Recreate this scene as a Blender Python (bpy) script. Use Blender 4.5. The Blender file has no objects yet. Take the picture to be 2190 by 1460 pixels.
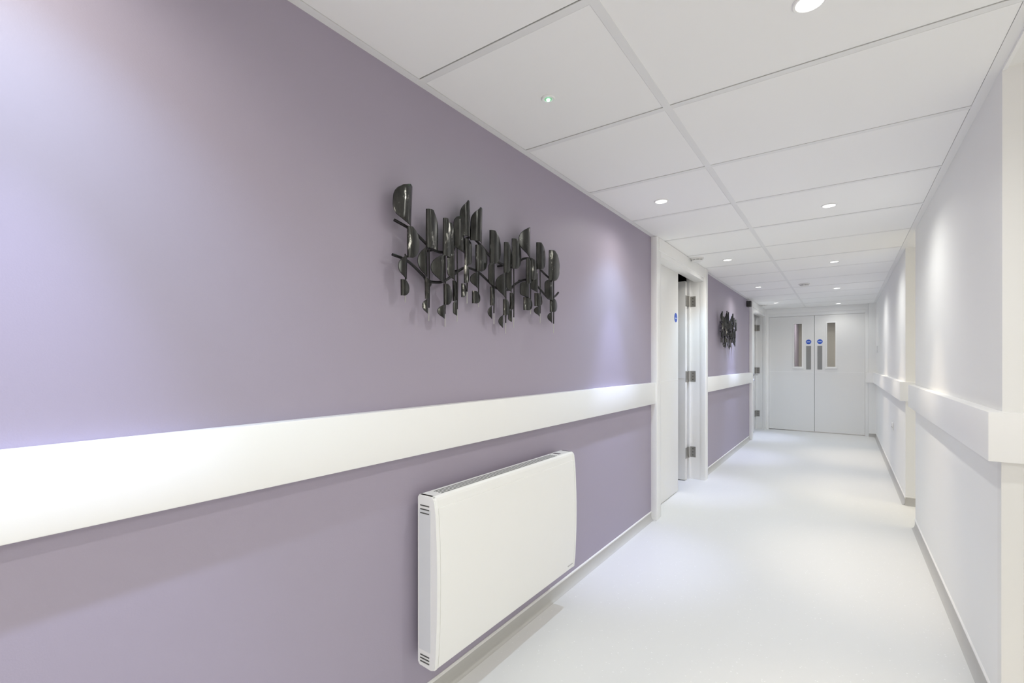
import bpy, bmesh, math, random
from mathutils import Vector, Matrix

# ---------------------------------------------------------------- camera, world, light, exposure
scene = bpy.context.scene
COL = scene.collection
R = math.radians

cam_data = bpy.data.cameras.new('camera')
cam = bpy.data.objects.new('camera', cam_data)
COL.objects.link(cam)
cam.location = (1.341, 0.0, 1.331)
cam.rotation_euler = (R(90), 0, 0.6139)
cam_data.sensor_width = 36.0
cam_data.lens = 16.562
cam_data.shift_y = 0.0207
cam_data.clip_start = 0.02
scene.camera = cam

world = bpy.data.worlds.new('world')
scene.world = world
world.use_nodes = True
world.node_tree.nodes['Background'].inputs[0].default_value = (0.85, 0.92, 1.0, 1)
world.node_tree.nodes['Background'].inputs[1].default_value = 0.6

scene.view_settings.view_transform = 'Standard'
scene.view_settings.look = 'None'
scene.view_settings.exposure = 0.0
scene.view_settings.gamma = 1.0
scene.view_settings.use_curve_mapping = False
try:
    scene.cycles.max_bounces = 16
    scene.cycles.diffuse_bounces = 12
    scene.cycles.glossy_bounces = 6
    scene.cycles.transmission_bounces = 8
    scene.cycles.sample_clamp_indirect = 6.0
    scene.cycles.caustics_reflective = False
    scene.cycles.caustics_refractive = False
except Exception:
    pass

# radiant power and colour of every group of lamps, added fills included
LAMPS = {
 'left_narrow': (76.0, (0.56, 0.62, 1.0)),      # downlights along the painted wall: cool lamps
 'left_mid':    (36.0, (0.54, 0.76, 1.0)),
 'left_wide':   (14.0, (1.0, 0.98, 0.92)),
 'right_narrow': (50.0, (1.0, 0.86, 0.66)),     # downlights along the white wall
 'right_wide':  (29.0, (1.0, 1.0, 0.95)),
 'near_left':   (1.05, (1.0, 1.0, 1.0)),
 'warm_fill':    (18.0, (1.0, 0.78, 0.60)),  # fill added behind the camera to warm the foreground
 'lobby':       (52.0, (0.96, 1.0, 0.93)),  # added fill that lifts the ambient light
 'passage':     (9.5, (1.0, 0.90, 0.66)),
 'beyond':      (26.0, (1.0, 0.96, 0.92)),
}
#OVERRIDE#

def area_light(name, loc, rot, sx, sy, power, col):
    d = bpy.data.lights.new(name, 'AREA')
    d.shape = 'RECTANGLE'; d.size = sx; d.size_y = sy
    d.energy = power; d.color = col
    o = bpy.data.objects.new(name, d)
    o.location = loc; o.rotation_euler = rot
    COL.objects.link(o)
    return o

# added warm fill light behind the camera, standing before the lobby window
area_light('lobby_warm_fill', (2.6, -3.9, 1.45), (R(90), 0, 0), 3.2, 1.7, *LAMPS['warm_fill'])
# added overhead fill in the unseen lobby, then the side passage's ceiling lamp
area_light('lobby_fill_lamp', (2.9, -1.2, 2.38), (0, 0, 0), 1.2, 1.2, *LAMPS['lobby'])
area_light('passage_ceiling_lamp', (3.3, 5.35, 2.38), (0, 0, 0), 0.5, 0.5, *LAMPS['passage'])
area_light('far_corridor_lamp', (0.9, 12.6, 2.38), (0, 0, 0), 0.6, 1.2, *LAMPS['beyond'])

# ---------------------------------------------------------------- helpers
def new_mat(name):
    m = bpy.data.materials.new(name); m.use_nodes = True
    nt = m.node_tree
    return m, nt, nt.nodes['Principled BSDF']

def mat(name, col, rough=0.5, metal=0.0, spec=0.5, bump=0.0, bscale=300.0, var=0.0, vscale=6.0, emit=None, estr=0.0, coat=0.0):
    m, nt, b = new_mat(name)
    b.inputs['Base Color'].default_value = (*col, 1)
    b.inputs['Roughness'].default_value = rough
    b.inputs['Metallic'].default_value = metal
    b.inputs['Specular IOR Level'].default_value = spec
    b.inputs['Coat Weight'].default_value = coat
    tc = nt.nodes.new('ShaderNodeTexCoord')
    if var > 0:
        n = nt.nodes.new('ShaderNodeTexNoise'); n.inputs['Scale'].default_value = vscale
        n.inputs['Detail'].default_value = 4
        mp = nt.nodes.new('ShaderNodeMapRange')
        mp.inputs[3].default_value = 1 - var; mp.inputs[4].default_value = 1 + var
        mx = nt.nodes.new('ShaderNodeVectorMath'); mx.operation = 'SCALE'
        mx.inputs[0].default_value = col
        nt.links.new(tc.outputs['Object'], n.inputs['Vector'])
        nt.links.new(n.outputs['Fac'], mp.inputs[0])
        nt.links.new(mp.outputs[0], mx.inputs['Scale'])
        nt.links.new(mx.outputs[0], b.inputs['Base Color'])
    if bump > 0:
        n2 = nt.nodes.new('ShaderNodeTexNoise'); n2.inputs['Scale'].default_value = bscale
        n2.inputs['Detail'].default_value = 3
        bp = nt.nodes.new('ShaderNodeBump'); bp.inputs['Strength'].default_value = bump
        bp.inputs['Distance'].default_value = 0.002
        nt.links.new(tc.outputs['Object'], n2.inputs['Vector'])
        nt.links.new(n2.outputs['Fac'], bp.inputs['Height'])
        nt.links.new(bp.outputs['Normal'], b.inputs['Normal'])
    if emit:
        b.inputs['Emission Color'].default_value = (*emit, 1)
        b.inputs['Emission Strength'].default_value = estr
    return m

def floor_material():
    m, nt, b = new_mat('speckled_vinyl')
    L = nt.links.new
    tc = nt.nodes.new('ShaderNodeTexCoord')
    v = nt.nodes.new('ShaderNodeTexVoronoi'); v.inputs['Scale'].default_value = 55.0
    n = nt.nodes.new('ShaderNodeTexNoise'); n.inputs['Scale'].default_value = 30.0; n.inputs['Detail'].default_value = 3
    r1 = nt.nodes.new('ShaderNodeMapRange')      # bright flecks
    r1.inputs[1].default_value = 0.20; r1.inputs[2].default_value = 0.10
    r2 = nt.nodes.new('ShaderNodeMapRange')
    r2.inputs[1].default_value = 0.50; r2.inputs[2].default_value = 0.58
    mul = nt.nodes.new('ShaderNodeMath'); mul.operation = 'MULTIPLY'
    mix = nt.nodes.new('ShaderNodeMixRGB')
    mix.inputs[1].default_value = (0.735, 0.73, 0.715, 1)
    mix.inputs[2].default_value = (0.90, 0.90, 0.89, 1)
    L(tc.outputs['Object'], v.inputs['Vector']); L(tc.outputs['Object'], n.inputs['Vector'])
    L(v.outputs['Distance'], r1.inputs[0]); L(n.outputs['Fac'], r2.inputs[0])
    L(r1.outputs[0], mul.inputs[0]); L(r2.outputs[0], mul.inputs[1])
    L(mul.outputs[0], mix.inputs[0]); L(mix.outputs[0], b.inputs['Base Color'])
    b.inputs['Roughness'].default_value = 0.42
    b.inputs['Specular IOR Level'].default_value = 0.5
    n2 = nt.nodes.new('ShaderNodeTexNoise'); n2.inputs['Scale'].default_value = 220.0
    bp = nt.nodes.new('ShaderNodeBump'); bp.inputs['Strength'].default_value = 0.12; bp.inputs['Distance'].default_value = 0.001
    L(tc.outputs['Object'], n2.inputs['Vector']); L(n2.outputs['Fac'], bp.inputs['Height']); L(bp.outputs['Normal'], b.inputs['Normal'])
    return m

def worn_glint_metal():
    m, nt, b = new_mat('worn_dark_metal_glints')
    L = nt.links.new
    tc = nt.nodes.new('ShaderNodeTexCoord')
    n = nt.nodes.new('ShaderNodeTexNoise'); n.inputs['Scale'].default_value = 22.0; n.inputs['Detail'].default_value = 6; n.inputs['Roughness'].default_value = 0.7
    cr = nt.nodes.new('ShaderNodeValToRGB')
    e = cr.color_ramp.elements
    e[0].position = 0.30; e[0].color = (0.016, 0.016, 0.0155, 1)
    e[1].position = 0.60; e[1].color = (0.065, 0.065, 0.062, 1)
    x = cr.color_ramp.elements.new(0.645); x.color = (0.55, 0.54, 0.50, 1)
    mp = nt.nodes.new('ShaderNodeMapping'); mp.inputs['Scale'].default_value = (1, 1, 0.35)  # pale wear stretched upright, doubling as painted highlight streaks
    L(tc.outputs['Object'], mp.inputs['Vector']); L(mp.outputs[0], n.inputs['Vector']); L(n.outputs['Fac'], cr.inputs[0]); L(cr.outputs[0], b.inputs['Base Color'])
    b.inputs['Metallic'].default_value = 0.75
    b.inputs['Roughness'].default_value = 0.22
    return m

M = {
 'mauve': mat('mauve_wall_paint', (0.355, 0.315, 0.392), 0.5, bump=0.10, bscale=260),
 'white_wall': mat('white_wall_paint', (0.84, 0.84, 0.83), 0.6, bump=0.06, bscale=260),
 'plaster': mat('white_ceiling_paint', (0.85, 0.845, 0.835), 0.8),
 'tile': mat('ceiling_tile_white', (0.91, 0.908, 0.90), 0.85, bump=0.05, bscale=500),
 'tee': mat('white_steel_tee', (0.82, 0.82, 0.815), 0.45),
 'gloss': mat('white_satin_gloss', (0.88, 0.878, 0.87), 0.32),
 'door': mat('white_door_laminate', (0.82, 0.817, 0.808), 0.38),
 'heater': mat('white_heater_enamel', (0.86, 0.855, 0.835), 0.35),
 'heater_side': mat('pale_grey_enamel', (0.70, 0.71, 0.72), 0.4),
 'slot': mat('vent_slot_grey', (0.09, 0.09, 0.085), 0.7),
 'display': mat('display_window', (0.12, 0.11, 0.13), 0.25),
 'print_grey': mat('grey_print', (0.42, 0.42, 0.42), 0.5),
 'vinyl': floor_material(),
 'cove': mat('cove_vinyl', (0.50, 0.49, 0.47), 0.45),
 'cap': mat('white_capping', (0.82, 0.81, 0.79), 0.4),
 'steel': mat('brushed_steel', (0.42, 0.41, 0.39), 0.38, metal=0.85),
 'plate': mat('satin_steel_plate', (0.30, 0.30, 0.295), 0.5, metal=0.5),
 'blue': mat('blue_sign_vinyl', (0.01, 0.085, 0.55), 0.35),
 'sign_white': mat('sign_print_white', (0.55, 0.65, 0.85), 0.5),
 'black': mat('black_plastic', (0.035, 0.035, 0.034), 0.45),
 'dark': mat('painted_room_darkness', (0.01, 0.01, 0.01), 0.9),  # lack of light in the side rooms put into the wall colour
 'metal': worn_glint_metal(),
 'rod': mat('blackened_rod', (0.016, 0.015, 0.016), 0.4, metal=0.4),
 'wire': mat('bright_wire', (0.45, 0.46, 0.43), 0.35, metal=0.6),
 'plastic': mat('white_plastic', (0.78, 0.775, 0.76), 0.4),
 'detector_grey': mat('detector_grey', (0.50, 0.50, 0.49), 0.5),
 'lens': mat('lit_lens', (0.9, 0.9, 0.9), 0.4, emit=(1.0, 0.99, 0.97), estr=3.0),
 'led': mat('green_led', (0.1, 0.9, 0.4), 0.3, emit=(0.42, 1.0, 0.72), estr=5.0),
 'led_ring': mat('green_tinted_lens', (0.40, 0.62, 0.42), 0.25, emit=(0.3, 0.7, 0.35), estr=0.12),
 'carpet_wall': mat('grey_olive_paint', (0.42, 0.41, 0.37), 0.7),
}
def glass_mat():
    m, nt, b = new_mat('vision_panel_glass')
    b.inputs['Base Color'].default_value = (0.80, 0.82, 0.80, 1)
    b.inputs['Roughness'].default_value = 0.03
    b.inputs['Transmission Weight'].default_value = 1.0
    b.inputs['IOR'].default_value = 1.45
    return m
M['glass'] = glass_mat()

def finish(name, bm, m, parent=None, smooth=False):
    me = bpy.data.meshes.new(name)
    bmesh.ops.recalc_face_normals(bm, faces=bm.faces)
    if smooth:
        for f in bm.faces: f.smooth = True
    bm.to_mesh(me); bm.free()
    me.materials.append(m)
    o = bpy.data.objects.new(name, me)
    COL.objects.link(o)
    if parent is not None:
        o.parent = parent
        o.matrix_parent_inverse = Matrix.Translation(-parent.location)
    if smooth:
        try: me.set_sharp_from_angle(angle=R(40))
        except Exception: pass
    return o

def box(bm, x0, x1, y0, y1, z0, z1):
    vs = [bm.verts.new(p) for p in ((x0,y0,z0),(x1,y0,z0),(x1,y1,z0),(x0,y1,z0),(x0,y0,z1),(x1,y0,z1),(x1,y1,z1),(x0,y1,z1))]
    for f in ((0,3,2,1),(4,5,6,7),(0,1,5,4),(1,2,6,5),(2,3,7,6),(3,0,4,7)):
        bm.faces.new([vs[i] for i in f])
    return vs

def bx(name, m, x0, x1, y0, y1, z0, z1, parent=None, bevel=0.0, seg=2):
    bm = bmesh.new(); box(bm, x0, x1, y0, y1, z0, z1)
    if bevel > 0:
        bmesh.ops.bevel(bm, geom=bm.edges[:], offset=bevel, segments=seg, affect='EDGES', profile=0.5)
    return finish(name, bm, m, parent, smooth=bevel > 0)

def struct(o):
    o['kind'] = 'structure'; return o

def thing(name, label, cat, loc, group=None):
    o = bpy.data.objects.new(name, None)
    o.empty_display_size = 0.05
    COL.objects.link(o)
    o.location = loc; o['label'] = label; o['category'] = cat
    if group: o['group'] = group
    return o

def tag(o, label, cat, group=None):
    o['label'] = label; o['category'] = cat
    if group: o['group'] = group
    return o

def prism(bm, prof, axis, a, b):
    """extrude closed 2-D profile along axis ('y': prof=(x,z); 'x': prof=(y,z); 'z': prof=(x,y))"""
    def P(p, t):
        if axis == 'y': return (p[0], t, p[1])
        if axis == 'x': return (t, p[0], p[1])
        return (p[0], p[1], t)
    A = [bm.verts.new(P(p, a)) for p in prof]; B = [bm.verts.new(P(p, b)) for p in prof]
    n = len(prof)
    bm.faces.new(A); bm.faces.new(B[::-1])
    for i in range(n):
        bm.faces.new([A[i], A[(i+1) % n], B[(i+1) % n], B[i]])

def cyl(bm, c, r, h, axis='z', n=32, r2=None):
    """disc/cone from centre c, along +axis for h"""
    r2 = r if r2 is None else r2
    def P(u, v, t):
        if axis == 'z': return (c[0]+u, c[1]+v, c[2]+t)
        if axis == 'x': return (c[0]+t, c[1]+u, c[2]+v)
        return (c[0]+u, c[1]+t, c[2]+v)
    A, B = [], []
    for i in range(n):
        a = 2*math.pi*i/n
        A.append(bm.verts.new(P(r*math.cos(a), r*math.sin(a), 0)))
        B.append(bm.verts.new(P(r2*math.cos(a), r2*math.sin(a), h)))
    bm.faces.new(A); bm.faces.new(B[::-1])
    for i in range(n): bm.faces.new([A[i], A[(i+1) % n], B[(i+1) % n], B[i]])

def ring(bm, c, r0, r1, z0, z1, n=40):
    """flat ring with bevelled rim, hanging from z1 down to z0"""
    prof = [(r0, z1), (r0, z0+0.001), (r0+0.002, z0), (r1-0.003, z0), (r1, z0+0.003), (r1, z1)]
    rows = []
    for i in range(n):
        a = 2*math.pi*i/n
        rows.append([bm.verts.new((c[0]+r*math.cos(a), c[1]+r*math.sin(a), z)) for r, z in prof])
    m = len(prof)
    for i in range(n):
        for j in range(m):
            bm.faces.new([rows[i][j], rows[i][(j+1) % m], rows[(i+1) % n][(j+1) % m], rows[(i+1) % n][j]])

def tube(bm, pts, r, n=8):
    """round tube through 3-D points"""
    rows = []
    pts = [Vector(p) for p in pts]
    for i, p in enumerate(pts):
        d = (pts[min(i+1, len(pts)-1)] - pts[max(i-1, 0)]).normalized()
        up = Vector((1, 0, 0)) if abs(d.x) < 0.9 else Vector((0, 0, 1))
        u = d.cross(up).normalized(); v = d.cross(u)
        rows.append([bm.verts.new(p + (u*math.cos(2*math.pi*k/n) + v*math.sin(2*math.pi*k/n))*r) for k in range(n)])
    for i in range(len(rows)-1):
        for k in range(n):
            bm.faces.new([rows[i][k], rows[i][(k+1) % n], rows[i+1][(k+1) % n], rows[i+1][k]])
    bm.faces.new(rows[0][::-1]); bm.faces.new(rows[-1])

def smooth_path(p, k=5):
    out = []
    n = len(p)
    for i in range(n-1):
        p0, p1, p2, p3 = p[max(i-1,0)], p[i], p[i+1], p[min(i+2,n-1)]
        for j in range(k):
            t = j/k
            out.append(tuple(0.5*((2*b)+(-a+c)*t+(2*a-5*b+4*c-d)*t*t+(-a+3*b-3*c+d)*t**3) for a,b,c,d in zip(p0,p1,p2,p3)))
    out.append(p[-1])
    return out

# ---------------------------------------------------------------- dimensions
H = 2.40            # ceiling
W = 1.81            # white wall plane; painted wall is x = 0
END = 10.73         # far double doors
TY, T = 1.9954, 0.7264
NEAR0, NEAR1 = 2.42, 4.96     # near block of the white wall
FAR0 = 5.71                   # far block starts
D1A, D1B = 3.95, 5.72         # first door set in painted wall
D2A, D2B = 9.02, 10.73        # second door set
LX = -2.2
LOBX = 4.6
BACK = -4.0

# ---------------------------------------------------------------- structure: floor, ceiling, walls
fl = struct(bx('floor', M['vinyl'], LX-0.2, LOBX+0.2, BACK-0.2, 15.2, -0.10, 0.0))
ceil = struct(bx('ceiling', M['plaster'], -0.2, W, BACK-0.2, END+0.05, H+0.06, H+0.16))
struct(bx('ceiling_lobby', M['plaster'], W+0.0, LOBX+0.2, BACK-0.2, 6.2, H, H+0.12))

# painted wall in its three visible lengths
struct(bx('wall_left', M['mauve'], -0.14, 0.0, BACK, D1A, 0.0, H+0.06))
struct(bx('wall_left_far', M['mauve'], -0.14, 0.0, D1B, D2A, 0.0, H+0.06))
# white wall blocks
struct(bx('wall_right', M['white_wall'], W, W+2.6, NEAR0, NEAR1, 0.0, H))
struct(bx('wall_right_far', M['white_wall'], W, W+2.6, FAR0, END+0.05, 0.0, H+0.02))
struct(bx('wall_passage', M['white_wall'], W+2.6, W+2.72, NEAR0, END, 0.0, H))
struct(bx('wall_lobby_right', M['white_wall'], LOBX, LOBX+0.12, BACK, NEAR0, 0.0, H))
# back wall of the lobby with its window opening
bm = bmesh.new()
box(bm, -0.14, 1.0, BACK-0.14, BACK, 0, H)
box(bm, 4.2, LOBX+0.12, BACK-0.14, BACK, 0, H)
box(bm, 1.0, 4.2, BACK-0.14, BACK, 0, 0.6)
box(bm, 1.0, 4.2, BACK-0.14, BACK, 2.3, H)
struct(finish('wall_back', bm, M['white_wall']))
w1 = struct(bx('window_1', M['glass'], 1.0, 4.2, BACK-0.08, BACK-0.07, 0.6, 2.3))
for i in range(4):
    x = 1.0 + i*3.14/3
    bx('window_frame', M['gloss'], x, x+0.06, BACK-0.10, BACK-0.04, 0.6, 2.3, w1)
# pier boxing in the far right corner
struct(bx('wall_pier', M['white_wall'], 1.705, W, 10.59, END+0.02, 0.0, H))

# suspended ceiling: tees, edge trims and tiles
bm = bmesh.new()
kmin = -8
ys = [TY + k*T for k in range(kmin, 13)]
ys = [y for y in ys if BACK < y < END-0.01]
tw = 0.0145
for y in ys:
    for a, b in ((0.03, 0.7205), (0.7505, 1.775)):
        tee = bx('cross_tee', M['tee'], a, b, y-tw, y+tw, H, H+0.003, ceil)
bx('main_tee', M['tee'], 0.7205, 0.7505, BACK, END-0.001, H-0.0005, H+0.003, ceil)
bm.free()
struct(bx('trim_1', M['tee'], 0.0, 0.030, BACK, END-0.001, H-0.001, H+0.004))
bm = bmesh.new()
box(bm, 1.775, W+0.002, BACK, END-0.001, H-0.001, H+0.004)
struct(finish('trim_2', bm, M['tee']))
t3 = struct(bx('trim_3', M['gloss'], W, W+0.012, BACK, NEAR0-0.001, H-0.012, H))

edges = [BACK] + ys + [END]
tile_mesh = {}
random.seed(4)
for i in range(len(edges)-1):
    y0, y1 = edges[i], edges[i+1]
    for cidx, (x0, x1) in enumerate(((0.018, 0.7355), (0.7355, 1.79))):
        ln = round(y1-y0, 3)
        key = (cidx, ln)
        if key not in tile_mesh:
            b2 = bmesh.new()
            box(b2, x0+0.0145, x1-0.0165, 0.0165, ln-0.0195, 0.0, 0.018)
            # lip resting on the tees
            box(b2, x0+0.004, x1-0.004, 0.004, ln-0.004, 0.0181, 0.024)
            me = bpy.data.meshes.new('ceiling_tile')
            bmesh.ops.recalc_face_normals(b2, faces=b2.faces)
            b2.to_mesh(me); b2.free(); me.materials.append(M['tile'])
            tile_mesh[key] = me
        o = bpy.data.objects.new('ceiling_tile', tile_mesh[key])
        o.location = (0, y0, H+0.0002 + random.uniform(0, 0.0012))
        COL.objects.link(o); o.parent = ceil

# coved skirting with white capping: profile swept along each wall
def cove_profile(side, hgt=0.062, d=0.034, cap=False):
    if cap:
        p = [(0, hgt), (0.006, hgt), (0.007, hgt+0.008), (0.003, hgt+0.012), (0, hgt+0.012)]
    else:
        p = [(0, 0), (d, 0), (d*0.72, 0.0025), (d*0.45, 0.009), (d*0.26, 0.019), (d*0.14, 0.032), (0.003, hgt), (0, hgt)]
    return [(side[0] + side[1]*x, z) for x, z in p]

def skirting(name, axis, base, sgn, a, b, hgt=0.060, d=0.026):
    bm = bmesh.new(); prism(bm, cove_profile((base, sgn), hgt, d), axis, a, b)
    o = struct(finish(name, bm, M['cove'], smooth=True))
    bm = bmesh.new(); prism(bm, cove_profile((base, sgn), hgt, d, True), axis, a, b)
    finish('capping_strip', bm, M['cap'], o)
    return o
skirting('baseboard_left', 'y', 0.0, 1, BACK, D1A-0.001)
skirting('baseboard_left_far', 'y', 0.0, 1, D1B+0.001, D2A-0.001)
skirting('baseboard_right', 'y', W, -1, NEAR0-0.03, NEAR1, 0.066, 0.024)
skirting('baseboard_right_far', 'y', W, -1, FAR0-0.004, 10.59, 0.066, 0.024)
skirting('baseboard_near_corner', 'x', NEAR0, -1, W-0.03, W+2.6, 0.075)
skirting('baseboard_passage', 'x', FAR0, -1, W-0.004, W+2.6, 0.075, 0.012)
skirting('baseboard_pier', 'x', 10.59, -1, 1.705, W, 0.062, 0.012)

# ---------------------------------------------------------------- door sets in the painted wall
def door_set(name, ya, yb, handle):
    """ya: near edge of the frame, yb: far edge of the frame"""
    near, far = ya+0.13, yb-0.11
    fr = struct(bx(name, M['gloss'], -0.15, 0.045, far, yb, 0.0, H-0.002, bevel=0.003))       # far jamb
    bx('door_jamb', M['gloss'], -0.15, 0.045, ya, near, 0.0, H-0.002, fr, bevel=0.003)
    bx('door_head', M['gloss'], -0.062, 0.045, near, far, 2.252, H-0.002, fr, bevel=0.003)
    # architrave proud of the jambs
    bx('architrave', M['gloss'], 0.0, 0.062, yb-0.113, yb+0.003, 0.0, H-0.002, fr, bevel=0.004)
    bx('architrave', M['gloss'], 0.0, 0.052, ya-0.003, ya+0.055, 0.0, H-0.002, fr, bevel=0.004)
    bx('architrave', M['gloss'], 0.0, 0.056, ya+0.056, yb-0.114, 2.29, H-0.002, fr, bevel=0.004)
    # narrow closed leaf on the near side
    split = near + 0.895
    lf = bx('door_leaf', M['door'], -0.115, -0.062, near+0.004, split, 0.008, 2.30, fr, bevel=0.002)
    s = bmesh.new(); cyl(s, (-0.062, split-0.085, 1.79), 0.048, 0.0015, 'x', 36)
    if not handle:
        sg = finish('fire_sign', s, M['blue'], lf)
        bmp = bmesh.new(); box(bmp, -0.0606, -0.0602, split-0.117, split-0.053, 1.779, 1.789); 
        finish('sign_lettering', bmp, M['sign_white'], lf)
        # thin horizontal joint line across the leaf
    else:
        s.free()
    bx('leaf_joint', M['gloss'], -0.062, -0.0605, near+0.006, split-0.004, 1.152, 1.158, lf)
    # open leaf swung into the room, hinged on the far jamb
    ol = bx('open_door_leaf', M['door'], -0.98, -0.118, far-0.150, far-0.085, 0.010, 2.250, fr, bevel=0.002)
    bx('leaf_joint', M['gloss'], -0.97, -0.13, far-0.1515, far-0.150, 1.152, 1.158, ol)
    bx('door_stop', M['gloss'], -0.135, -0.105, far-0.030, far, 0.0, 2.30, fr)
    for z0 in (1.97, 1.115, 0.25):
        h = bx('hinge', M['steel'], -0.1175, -0.1145, far-0.148, far-0.052, z0, z0+0.12, fr)
        bx('hinge', M['steel'], -0.1145, -0.045, far-0.0025, far-0.0005, z0, z0+0.12, fr)
        b3 = bmesh.new(); cyl(b3, (-0.108, far-0.045, z0), 0.010, 0.12, 'z', 16)
        finish('hinge_knuckle', b3, M['steel'], h, smooth=True)
        for q in (0.025, 0.06, 0.095):
            b3 = bmesh.new(); cyl(b3, (-0.075, far-0.0025, z0+q), 0.006, -0.0012, 'y', 12)
            finish('hinge_screw', b3, M['slot'], h)
    if handle:
        hy = split-0.10
        b4 = bmesh.new(); cyl(b4, (-0.062, hy, 1.105), 0.026, 0.012, 'x', 24)
        hd = finish('door_handle', b4, M['steel'], lf, smooth=True)
        b4 = bmesh.new(); tube(b4, [(-0.052, hy, 1.105), (0.0, hy, 1.105), (0.006, hy-0.012, 1.105), (0.008, hy-0.12, 1.105)], 0.0105, 12)
        finish('lever', b4, M['steel'], hd, smooth=True)
        b4 = bmesh.new(); cyl(b4, (-0.062, hy, 1.0), 0.026, 0.010, 'x', 24)
        kh = finish('lock_plate', b4, M['gloss'], lf, smooth=True)
        b4 = bmesh.new(); cyl(b4, (-0.052, hy, 1.0), 0.013, 0.002, 'x', 20)
        finish('thumb_turn', b4, M['blue'], kh)
    return fr
door_set('door_1', D1A, D1B, False)
door_set('door_2', D2A, D2B, True)

# rooms behind those two doors, their darkness painted as near-black walls
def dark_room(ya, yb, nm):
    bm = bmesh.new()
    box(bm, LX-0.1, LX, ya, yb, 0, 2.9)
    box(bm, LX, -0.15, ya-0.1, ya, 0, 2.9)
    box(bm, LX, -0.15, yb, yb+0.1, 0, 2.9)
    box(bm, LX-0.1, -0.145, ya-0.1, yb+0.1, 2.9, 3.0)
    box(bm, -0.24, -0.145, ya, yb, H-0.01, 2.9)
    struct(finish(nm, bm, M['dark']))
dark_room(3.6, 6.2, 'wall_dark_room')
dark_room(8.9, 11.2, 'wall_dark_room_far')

# ---------------------------------------------------------------- far double doors
Y = END
d3 = struct(bx('door_3', M['gloss'], 0.0, W, Y-0.02, Y+0.10, 2.305, H, bevel=0.002))
bx('door_jamb', M['gloss'], 0.045, 0.105, Y-0.02, Y+0.10, 0.0, 2.305, d3, bevel=0.002)
bx('door_jamb', M['gloss'], 1.655, 1.705, Y-0.02, Y+0.10, 0.0, 2.305, d3, bevel=0.002)
bx('door_head', M['gloss'], 0.105, 1.655, Y-0.012, Y+0.10, 2.24, 2.305, d3, bevel=0.002)
struct(bx('wall_end_left', M['mauve'], -0.14, 0.045, Y+0.0, Y+0.10, 0.0, H))
struct(bx('wall_end_right', M['white_wall'], 1.705, W, Y+0.02, Y+0.10, 0.0, H))
def far_leaf(x0, x1, wx0, wx1, px0, px1, sx):
    bm = bmesh.new()
    ya, yb = Y+0.0, Y+0.05
    z0, z1 = 0.012, 2.236
    box(bm, x0, wx0, ya, yb, z0, z1); box(bm, wx1, x1, ya, yb, z0, z1)
    box(bm, wx0, wx1, ya, yb, z0, 1.255); box(bm, wx0, wx1, ya, yb, 2.085, z1)
    bmesh.ops.remove_doubles(bm, verts=bm.verts, dist=1e-5)
    lf = finish('door_leaf', bm, M['door'], d3)
    bm = bmesh.new()
    e = 0.020
    box(bm, wx0-e, wx0, ya-0.012, yb+0.01, 1.255-e, 2.085+e); box(bm, wx1, wx1+e, ya-0.012, yb+0.01, 1.255-e, 2.085+e)
    box(bm, wx0, wx1, ya-0.012, yb+0.01, 1.255-e, 1.255); box(bm, wx0, wx1, ya-0.012, yb+0.01, 2.085, 2.085+e)
    finish('vision_frame', bm, M['gloss'], lf)
    bx('frame_sill', M['gloss'], wx0-e-0.01, wx1+e+0.01, ya-0.024, ya, 1.218, 1.240, lf, bevel=0.002)
    bx('vision_glass', M['glass'], wx0, wx1, ya+0.02, ya+0.026, 1.255, 2.085, lf)
    bx('push_plate', M['plate'], px0, px1, ya-0.003, ya, 1.20, 1.655, lf)
    bm = bmesh.new(); cyl(bm, (sx, ya-0.002, 1.733), 0.044, 0.002, 'y', 36)
    finish('fire_sign', bm, M['blue'], lf)
    bm = bmesh.new()
    box(bm, sx-0.030, sx+0.030, ya-0.0030, ya-0.0021, 1.737, 1.744)
    box(bm, sx-0.033, sx+0.033, ya-0.0030, ya-0.0021, 1.724, 1.731)
    finish('sign_lettering', bm, M['sign_white'], lf)
    bx('leaf_joint', M['gloss'], x0+0.005, x1-0.005, ya-0.0025, ya, 1.148, 1.158, lf)
    return lf
far_leaf(0.108, 0.876, 0.545, 0.672, 0.742, 0.822, 0.782)
far_leaf(0.882, 1.652, 1.080, 1.208, 0.925, 1.002, 0.965)
bx('meeting_stile', M['slot'], 0.874, 0.884, Y+0.012, Y+0.04, 0.012, 2.236, d3)

# corridor seen through the glass beyond
bm = bmesh.new(); box(bm, -0.14, 0.40, Y+0.11, 15.0, 0, H); struct(finish('wall_beyond_left', bm, M['mauve']))
bm = bmesh.new(); box(bm, 1.9, 2.05, Y+0.11, 15.0, 0, H); struct(finish('wall_beyond_right', bm, M['carpet_wall']))
struct(bx('wall_beyond_end', M['carpet_wall'], 0.40, 1.9, 14.0, 14.1, 0, H))
struct(bx('ceiling_beyond', M['plaster'], -0.2, 2.1, Y+0.06, 15.1, H, H+0.1))
d4 = struct(bx('door_4', M['carpet_wall'], -0.04+0.9, 1.75, 13.95, 13.999, 0.0, 2.1))
bx('door_handle', M['steel'], 0.95, 1.07, 13.93, 13.95, 1.03, 1.06, d4)

# ---------------------------------------------------------------- wall protection rails
def rail_left(nm, a, b, lab, grp):
    o = bx(nm, M['gloss'], 0.0005, 0.042, a, b, 0.985, 1.163, bevel=0.004, seg=2)
    tag(o, lab, 'bumper rail')
    return o
rail_left('bumper_rail', BACK+0.01, D1A+0.012-0.014, 'long white bumper rail on the mauve wall under the sculpture and above the heater', None)
rail_left('bumper_rail', D1B+0.002, D2A-0.002, 'short white bumper rail on the mauve wall between the two left doorways', None)
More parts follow.
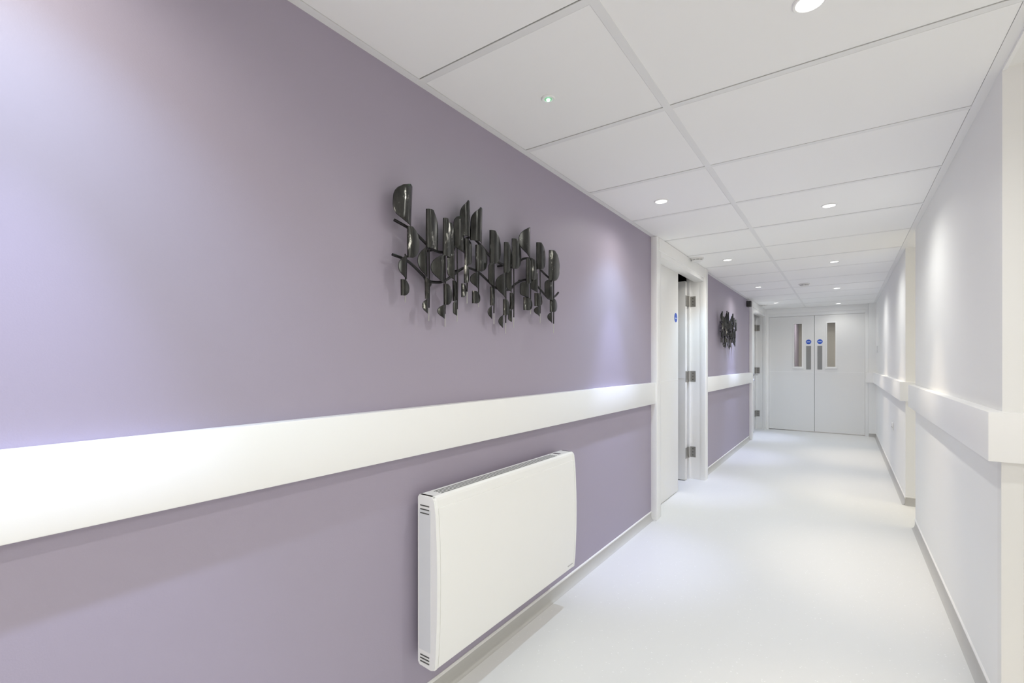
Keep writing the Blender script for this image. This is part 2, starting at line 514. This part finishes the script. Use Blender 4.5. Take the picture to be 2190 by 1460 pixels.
# right rails are L shaped: they wrap round the corner of the wall block
def rail_L(pts, lab):
    """pts: plan outline"""
    bm = bmesh.new(); prism(bm, pts, 'z', 0.976, 1.154)
    bmesh.ops.bevel(bm, geom=bm.edges[:], offset=0.004, segments=2, affect='EDGES', profile=0.5)
    return tag(finish('bumper_rail', bm, M['gloss'], smooth=True), lab, 'bumper rail')
t = 0.045
rail_L([(W-0.0005, NEAR1), (W-t, NEAR1), (W-t, NEAR0-t), (W+2.5, NEAR0-t), (W+2.5, NEAR0-0.0005), (W-0.0005, NEAR0-0.0005)],
       'white bumper rail wrapping the near corner of the white right wall')
rail_L([(W-0.0005, 10.5895), (1.7045, 10.5895), (1.7045, 10.705), (1.665, 10.705), (1.665, 10.5895-t), (W-t, 10.5895-t), (W-t, FAR0-t), (W+0.4, FAR0-t), (W+0.4, FAR0-0.0005), (W-0.0005, FAR0-0.0005)],
       'white bumper rail on the far right wall, ending at the double doors')

# corner guards
bm = bmesh.new()
prism(bm, [(W-0.003, NEAR0-0.003), (W+0.052, NEAR0-0.003), (W+0.055, NEAR0-0.0003), (W-0.0003, NEAR0-0.0003), (W-0.0003, NEAR0+0.05), (W-0.003, NEAR0+0.048)], 'z', 0.09, 0.975)
tag(finish('corner_guard', bm, M['plastic']), 'white plastic corner guard under the rail on the near right corner', 'corner guard')

# ---------------------------------------------------------------- panel heater
HY0, HY1, HZ0, HZ1 = 1.243, 2.335, 0.200, 0.838
ht = thing('panel_heater', 'white wall mounted panel heater with slotted top under the rail on the mauve wall', 'heater', (0.0, (HY0+HY1)/2, HZ0))
def hprof(grow=0.0, front=0.0):
    p = [(0.030, HZ0+0.012), (0.040, HZ0), (0.098, HZ0-0.004)]
    for i in range(13):
        s_ = i/12
        z = HZ0+0.004 + s_*(HZ1-HZ0-0.020)
        x = 0.116 + 0.013*math.sin(math.pi*s_)**0.8 + front
        p.append((x, z))
    p += [(0.113, HZ1-0.006), (0.104, HZ1), (0.038, HZ1), (0.030, HZ1-0.010)]
    return p
bm = bmesh.new(); prism(bm, hprof(), 'y', HY0+0.003, HY1-0.003)
finish('casing', bm, M['heater'], ht)
# pressed front panel with shadow line round it
bm = bmesh.new()
pf = []
for i in range(15):
    s_ = 0.012 + (i/14)*(0.955-0.012)
    z = HZ0+0.004 + s_*(HZ1-HZ0-0.020)
    pf.append((0.116 + 0.013*math.sin(math.pi*s_)**0.8, z))
outer = [(x+0.0035, z) for x, z in pf]
prism(bm, pf + outer[::-1], 'y', HY0+0.020, HY1-0.018)
finish('front_panel', bm, M['heater'], ht)
# rounded end caps
for nm_, a, b in (('end_cap', HY0, HY0+0.017), ('end_cap', HY1-0.015, HY1)):
    bm = bmesh.new(); prism(bm, [(x if i < 3 or i > 15 else x+0.0035, z) for i, (x, z) in enumerate(hprof())], 'y', a, b)
    bmesh.ops.bevel(bm, geom=[e for e in bm.edges], offset=0.0028, segments=2, affect='EDGES')
    finish(nm_, bm, M['heater'], ht, smooth=True)
sp = bx('side_panel', M['heater_side'], 0.040, 0.100, HY0-0.0008, HY0+0.001, 0.262, 0.785, ht)
for zc in (0.800, 0.786, 0.772, 0.243, 0.231, 0.219):
    bx('vent_slot', M['slot'], 0.046, 0.092, HY0-0.0016, HY0+0.0005, zc-0.002, zc+0.002, ht)
for k in range(4):
    x = 0.055 + k*0.0125
    bx('vent_slot', M['slot'], x, x+0.0042, HY0+0.06, HY1-0.155, HZ1-0.001, HZ1+0.0008, ht)
cp = bx('control_panel', M['plastic'], 0.040, 0.100, HY1-0.125, HY1-0.02, HZ1-0.001, HZ1+0.001, ht)
bx('display', M['display'], 0.050, 0.090, HY1-0.122, HY1-0.098, HZ1+0.001, HZ1+0.0018, cp)
bx('wall_bracket', M['heater_side'], 0.0, 0.032, HY0+0.22, HY0+0.26, 0.27, 0.76, ht)
bx('wall_bracket', M['heater_side'], 0.0, 0.032, HY1-0.26, HY1-0.22, 0.27, 0.76, ht)
for k in range(6):
    bx('maker_mark', M['print_grey'], 0.1228, 0.1232, HY1-0.083+k*0.0095, HY1-0.0765+k*0.0095, 0.2275, 0.2335, ht)

# ---------------------------------------------------------------- downlights
def beam(d, x, y, power, col, size, tilt=0.0, k=1.0):
    ld = bpy.data.lights.new('lamp_beam', 'SPOT')
    ld.energy = power*k; ld.color = col
    ld.spot_size = R(size); ld.spot_blend = 1.0; ld.shadow_soft_size = 0.022
    lo = bpy.data.objects.new('lamp_beam', ld); COL.objects.link(lo)
    lo.location = (x, y, H-0.03)
    lo.rotation_euler = (0, R(tilt), 0)      # adjustable lamp, turned a little to its wall
    lo.parent = d; lo.matrix_parent_inverse = Matrix.Translation(-d.location)

def downlight(x, y, label, beams, k=1.0, r=0.046):
    d = thing('downlight', label, 'ceiling light', (x, y, H), 'round recessed downlights')
    bm = bmesh.new(); ring(bm, (x, y), r*0.80, r, H-0.005, H+0.0005)
    finish('trim_ring', bm, M['gloss'], d, smooth=True)
    bm = bmesh.new(); cyl(bm, (x, y, H-0.0025), r*0.80, 0.003, 'z', 36)
    finish('lens', bm, M['lens'], d)
    for key, size, tilt in beams:
        beam(d, x, y, *LAMPS[key], size, tilt, k)
    return d
LEFT = [(0.15, 'round downlight over the near end of the mauve wall'),
        (3.12, 'round downlight nearest on the left, over the mauve wall beside the first door'),
        (5.29, 'second round downlight of the left row, in front of the first doorway'),
        (7.44, 'third round downlight of the left row, by the far sculpture'),
        (9.58, 'farthest round downlight of the left row, near the far doors')]
for y, lab in LEFT:
    downlight(0.352, y, lab, (('left_narrow', 45, 8), ('left_mid', 105, 0), ('left_wide', 165, 0)), LAMPS['near_left'][0] if y < 1 else 1)
RIGHT = [(-0.55, 'round downlight of the right row behind the camera'), (1.65, 'large round downlight cut off by the top edge, above the camera'),
         (3.86, 'round downlight nearest on the right, over the near white wall'),
         (6.03, 'second round downlight of the right row, past the side opening'),
         (8.20, 'third round downlight of the right row, beyond the round smoke detector'),
         (10.34, 'farthest round downlight of the right row, close to the double doors')]
for y, lab in RIGHT:
    downlight(1.258, y, lab, (('right_narrow', 52, -9), ('right_wide', 165, 0)), 0.28 if y > 10 else 1)

# green emergency indicator
em = thing('emergency_light', 'small round emergency light with green indicator in a ceiling tile', 'emergency light', (0.362, 1.644, H))
bm = bmesh.new(); ring(bm, (0.362, 1.644), 0.016, 0.028, H-0.004, H+0.0005); finish('trim_ring', bm, M['gloss'], em, smooth=True)
bm = bmesh.new(); cyl(bm, (0.362, 1.644, H-0.003), 0.016, 0.003, 'z', 28); finish('diffuser', bm, M['led_ring'], em)
bm = bmesh.new(); cyl(bm, (0.361, 1.646, H-0.008), 0.006, 0.005, 'z', 20, 0.008); finish('led', bm, M['led'], em)
gl = bpy.data.lights.new('indicator_glow', 'SPOT'); gl.energy = 0.9; gl.color = (0.25, 1.0, 0.45)
gl.spot_size = R(150); gl.spot_blend = 1.0; gl.shadow_soft_size = 0.008
go = bpy.data.objects.new('indicator_glow', gl); COL.objects.link(go); go.location = (0.362, 1.644, H-0.014)
go.parent = em; go.matrix_parent_inverse = Matrix.Translation(-em.location)

# smoke detectors
def detector(x, y, lab, r=0.060, m='plastic'):
    d = thing('smoke_detector', lab, 'smoke detector', (x, y, H))
    bm = bmesh.new(); cyl(bm, (x, y, H-0.014), r*0.96, 0.0145, 'z', 36, r); finish('base', bm, M[m], d, smooth=True)
    bm = bmesh.new(); cyl(bm, (x, y, H-0.028), r*0.70, 0.014, 'z', 36, r*0.74); finish('sensing_chamber', bm, M['detector_grey'], d, smooth=True)
    bm = bmesh.new(); cyl(bm, (x, y, H-0.040), r*0.50, 0.0125, 'z', 36, r*0.80); finish('cover', bm, M[m], d, smooth=True)
    for k in range(8):
        a = k*math.pi/4
        cx_, cy_ = x+math.cos(a)*r*0.74, y+math.sin(a)*r*0.74
        bx('rib', M[m], cx_-0.004, cx_+0.004, cy_-0.004, cy_+0.004, H-0.029, H-0.013, d)
    return d
detector(0.900, 7.50, 'round smoke detector on the ceiling just right of the long ceiling bar', 0.066)
detector(0.112, 5.03, 'round smoke detector above the first left doorway by the ceiling edge', 0.066)
detector(0.122, 9.80, 'tiny far smoke detector above the second left doorway', 0.060)

# black alarm sounder by the second door
al = thing('wall_sounder', 'small black square box high on the mauve wall beside the second doorway', 'sensor', (0.0, 8.78, 2.28))
bx('housing', M['black'], 0.0005, 0.070, 8.72, 8.83, 2.270, 2.365, al, bevel=0.006)
for k in range(4):
    bx('grille_bar', M['rod'], 0.069, 0.072, 8.735, 8.815, 2.288+k*0.017, 2.295+k*0.017, al)

# sockets on the far white wall
so = thing('wall_socket', 'white double socket low on the far right wall', 'socket', (W, 7.07, 0.59))
bx('face_plate', M['plastic'], W-0.010, W-0.0005, 6.995, 7.145, 0.545, 0.632, so, bevel=0.003)
for yy in (7.035, 7.105):
    bx('socket_hole', M['slot'], W-0.0108, W-0.0098, yy-0.012, yy-0.006, 0.575, 0.585, so)
    bx('socket_hole', M['slot'], W-0.0108, W-0.0098, yy+0.006, yy+0.012, 0.575, 0.585, so)
    bx('rocker', M['gloss'], W-0.0125, W-0.0095, yy-0.008, yy+0.008, 0.606, 0.622, so)
sw = thing('wall_switch', 'white switch plate high on the far right wall near the double doors', 'switch', (W, 10.2, 1.56))
bx('face_plate', M['plastic'], W-0.010, W-0.0005, 10.13, 10.27, 1.50, 1.62, sw, bevel=0.003)
bx('rocker', M['gloss'], W-0.014, W-0.0095, 10.18, 10.22, 1.54, 1.58, sw)

# ---------------------------------------------------------------- wall sculptures
BLADES = [(1.198, 1.112, 1.975, 1.83, 2), (1.17, 1.228, 1.823, 1.71, 2), (1.271, 1.334, 1.914, 1.767, 1), (1.283, 1.234, 1.769, 1.656, 2), (1.361, 1.406, 1.902, 1.753, 1), (1.399, 1.444, 1.894, 1.769, 2), (1.498, 1.433, 1.941, 1.788, 3), (1.522, 1.46, 2.005, 1.856, 1), (1.596, 1.522, 1.994, 1.847, 1), (1.366, 1.294, 1.752, 1.643, 2), (1.437, 1.394, 1.777, 1.667, 3), (1.492, 1.537, 1.849, 1.739, 3), (1.572, 1.651, 1.84, 1.726, 2), (1.674, 1.757, 1.927, 1.778, 2), (1.773, 1.832, 1.894, 1.75, 2), (1.834, 1.912, 1.923, 1.779, 2), (1.991, 1.892, 2.004, 1.853, 2), (2.056, 2.145, 1.951, 1.812, 2), (2.164, 2.279, 1.931, 1.768, 2), (1.169, 1.13, 1.715, 1.632, 2), (1.15, 1.189, 1.63, 1.572, 2), (1.269, 1.292, 1.654, 1.573, 3), (1.274, 1.247, 1.572, 1.517, 2), (1.361, 1.409, 1.642, 1.559, 2), (1.364, 1.324, 1.559, 1.504, 2), (1.43, 1.456, 1.666, 1.582, 3), (1.435, 1.414, 1.581, 1.522, 3), (1.48, 1.509, 1.735, 1.661, 3), (1.482, 1.511, 1.661, 1.604, 2), (1.574, 1.522, 1.719, 1.649, 2), (1.551, 1.604, 1.639, 1.585, 2), (1.678, 1.643, 1.781, 1.673, 3), (1.676, 1.708, 1.673, 1.588, 3), (1.686, 1.659, 1.587, 1.528, 2), (1.773, 1.699, 1.745, 1.632, 2), (1.764, 1.813, 1.626, 1.551, 2), (1.768, 1.737, 1.552, 1.493, 2), (1.84, 1.799, 1.777, 1.667, 3), (1.829, 1.86, 1.665, 1.584, 3), (1.839, 1.813, 1.584, 1.525, 3), (1.946, 1.991, 1.848, 1.72, 3), (1.985, 1.91, 1.734, 1.653, 3), (1.943, 2.021, 1.657, 1.592, 2), (1.991, 2.048, 1.851, 1.749, 3), (2.075, 2.009, 1.797, 1.693, 3), (2.045, 2.119, 1.689, 1.622, 2), (2.073, 2.024, 1.624, 1.57, 2), (2.222, 2.143, 1.78, 1.663, 3), (2.203, 2.279, 1.68, 1.606, 2), (2.218, 2.173, 1.608, 1.545, 2)]
RODS = [[(1.123, 1.836), (1.205, 1.816), (1.284, 1.779), (1.321, 1.769), (1.372, 1.77), (1.426, 1.797), (1.483, 1.837), (1.542, 1.865), (1.605, 1.85), (1.696, 1.803), (1.784, 1.787), (1.85, 1.79), (1.94, 1.845), (2.035, 1.859), (2.114, 1.818), (2.209, 1.783), (2.259, 1.788)], [(1.114, 1.712), (1.158, 1.706), (1.202, 1.693), (1.266, 1.66), (1.29, 1.644), (1.359, 1.649), (1.413, 1.678), (1.469, 1.714), (1.52, 1.733), (1.597, 1.725), (1.679, 1.686), (1.722, 1.671), (1.822, 1.678), (1.879, 1.713), (1.96, 1.745), (2.046, 1.736), (2.149, 1.689), (2.197, 1.676), (2.259, 1.695), (2.297, 1.722)]]
WIRES = [(1.17, 1.724, 1.549), (1.289, 1.781, 1.491), (1.378, 1.772, 1.475), (1.45, 1.805, 1.5), (1.512, 1.856, 1.58), (1.588, 1.853, 1.573), (1.698, 1.792, 1.505), (1.789, 1.754, 1.468), (1.855, 1.787, 1.499), (2.003, 1.858, 1.578), (2.095, 1.82, 1.538), (2.235, 1.786, 1.494)]


def blade_bm(ys_, yo, z0, z1, kind, depth, tilt, far=False, wmin=None):
    """half-pipe metal blade: straight edge at y=ys_, curved outline reaching y=yo, between z0 (top) and z1 (bottom)"""
    bm = bmesh.new()
    nu, nv = 8, 12
    zt, zb = max(z0, z1), min(z0, z1)
    hh = zt-zb; w = yo-ys_
    fr_, bk_ = [], []
    for i in range(nv+1):
        v = i/nv
        # outline width at this height
        if kind == 1: wv = (1-(max(0, v-0.55)/0.45)**2.2)**0.5 if v > 0.55 else 1.0
        elif kind == 2: wv = max(0.0, 1-abs(2*v-1)**2.2)**0.5
        elif kind == 4: wv = max(0.0, 1-abs(2*v-1)**3.4)**0.5
        else: wv = max(0.0, 1-abs(2*v-1)**7)**0.5
        wv = max(wv, wmin or (0.45 if kind == 1 else 0.28))
        z = zb + v*hh
        a, b = [], []
        for j in range(nu+1):
            u = j/nu
            yy = ys_ + w*wv*u + tilt*(v-0.5)*hh
            # position across the full pipe gives the depth
            q = wv*u
            if far: dpt = depth*math.sin(math.pi*min(1.0, q)**0.55)
            else: dpt = depth*(math.sin(math.pi*(0.10+0.80*q)) - math.sin(math.pi*0.10))
            a.append(bm.verts.new((dpt, yy, z)))
            b.append(bm.verts.new((dpt-0.0035, yy, z)))
        fr_.append(a); bk_.append(b)
    for i in range(nv):
        for j in range(nu):
            bm.faces.new([fr_[i][j], fr_[i][j+1], fr_[i+1][j+1], fr_[i+1][j]])
            bm.faces.new([bk_[i][j], bk_[i+1][j], bk_[i+1][j+1], bk_[i][j+1]])
    for i in range(nv):
        bm.faces.new([fr_[i][0], fr_[i+1][0], bk_[i+1][0], bk_[i][0]])
        bm.faces.new([fr_[i][nu], bk_[i][nu], bk_[i+1][nu], fr_[i+1][nu]])
    for j in range(nu):
        bm.faces.new([fr_[0][j], bk_[0][j], bk_[0][j+1], fr_[0][j+1]])
        bm.faces.new([fr_[nv][j], fr_[nv][j+1], bk_[nv][j+1], bk_[nv][j]])
    return bm

A0 = (0.0, 1.55, 1.70)
art = thing('wall_sculpture', 'large near wall sculpture of dark curved metal blades on wavy rods', 'wall art', A0, 'metal wall sculptures')
random.seed(11)
for i, (ys_, yo, z0, z1, k) in enumerate(BLADES):
    wd = abs(yo-ys_)
    dep = min(0.034, 0.30*wd+0.004)
    off = 0.046 + random.uniform(-0.006, 0.012)
    tl = random.uniform(-0.03, 0.03)
    if i == 0: tl = 0.05; k = 4
    bm = blade_bm(ys_, yo, z0, z1, k, dep*(0.5 if yo > ys_ else 1.0), tl, yo > ys_, 0.30 if i == 0 else None)
    for v in bm.verts: v.co.x += off
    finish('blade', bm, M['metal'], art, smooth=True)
for rd in RODS:
    bm = bmesh.new(); tube(bm, smooth_path([(0.040 + 0.004*math.sin(j*1.3), y, z) for j, (y, z) in enumerate(rd)], 5), 0.0055, 8)
    finish('rod', bm, M['rod'], art, smooth=True)
for y, za, zb in WIRES:
    bm = bmesh.new(); tube(bm, [(0.044, y, za), (0.044, y+0.002, (za+zb)/2), (0.044, y, zb+0.05)], 0.003, 6)
    finish('upright_rod', bm, M['rod'], art)
    bm = bmesh.new(); tube(bm, [(0.044, y, zb+0.049), (0.044, y, zb)], 0.0016, 6)
    finish('wire_end', bm, M['wire'], art)
bm = bmesh.new()
cy_, cz_ = RODS[1][4]
tube(bm, [(0.040, cy_ + 0.014*math.cos(a*math.pi/8), cz_-0.008+0.014*math.sin(a*math.pi/8)) for a in range(17)], 0.003, 8)
finish('rod_loop', bm, M['rod'], art, smooth=True)
for y, z in (RODS[0][3], RODS[0][10], RODS[1][7], RODS[1][14]):
    bm = bmesh.new(); tube(bm, [(0.0, y, z), (0.040, y, z)], 0.004, 8)
    finish('wall_fixing', bm, M['rod'], art)

art2 = art.copy(); COL.objects.link(art2)
art2.location = (0.0, 6.86, 1.72)
art2.scale = (1.0, 0.88, 1.0)
art2['label'] = 'smaller-looking far wall sculpture of dark metal blades between the two left doorways'
for ch in list(art.children):
    c = ch.copy(); COL.objects.link(c); c.parent = art2
    c.matrix_parent_inverse = ch.matrix_parent_inverse.copy()
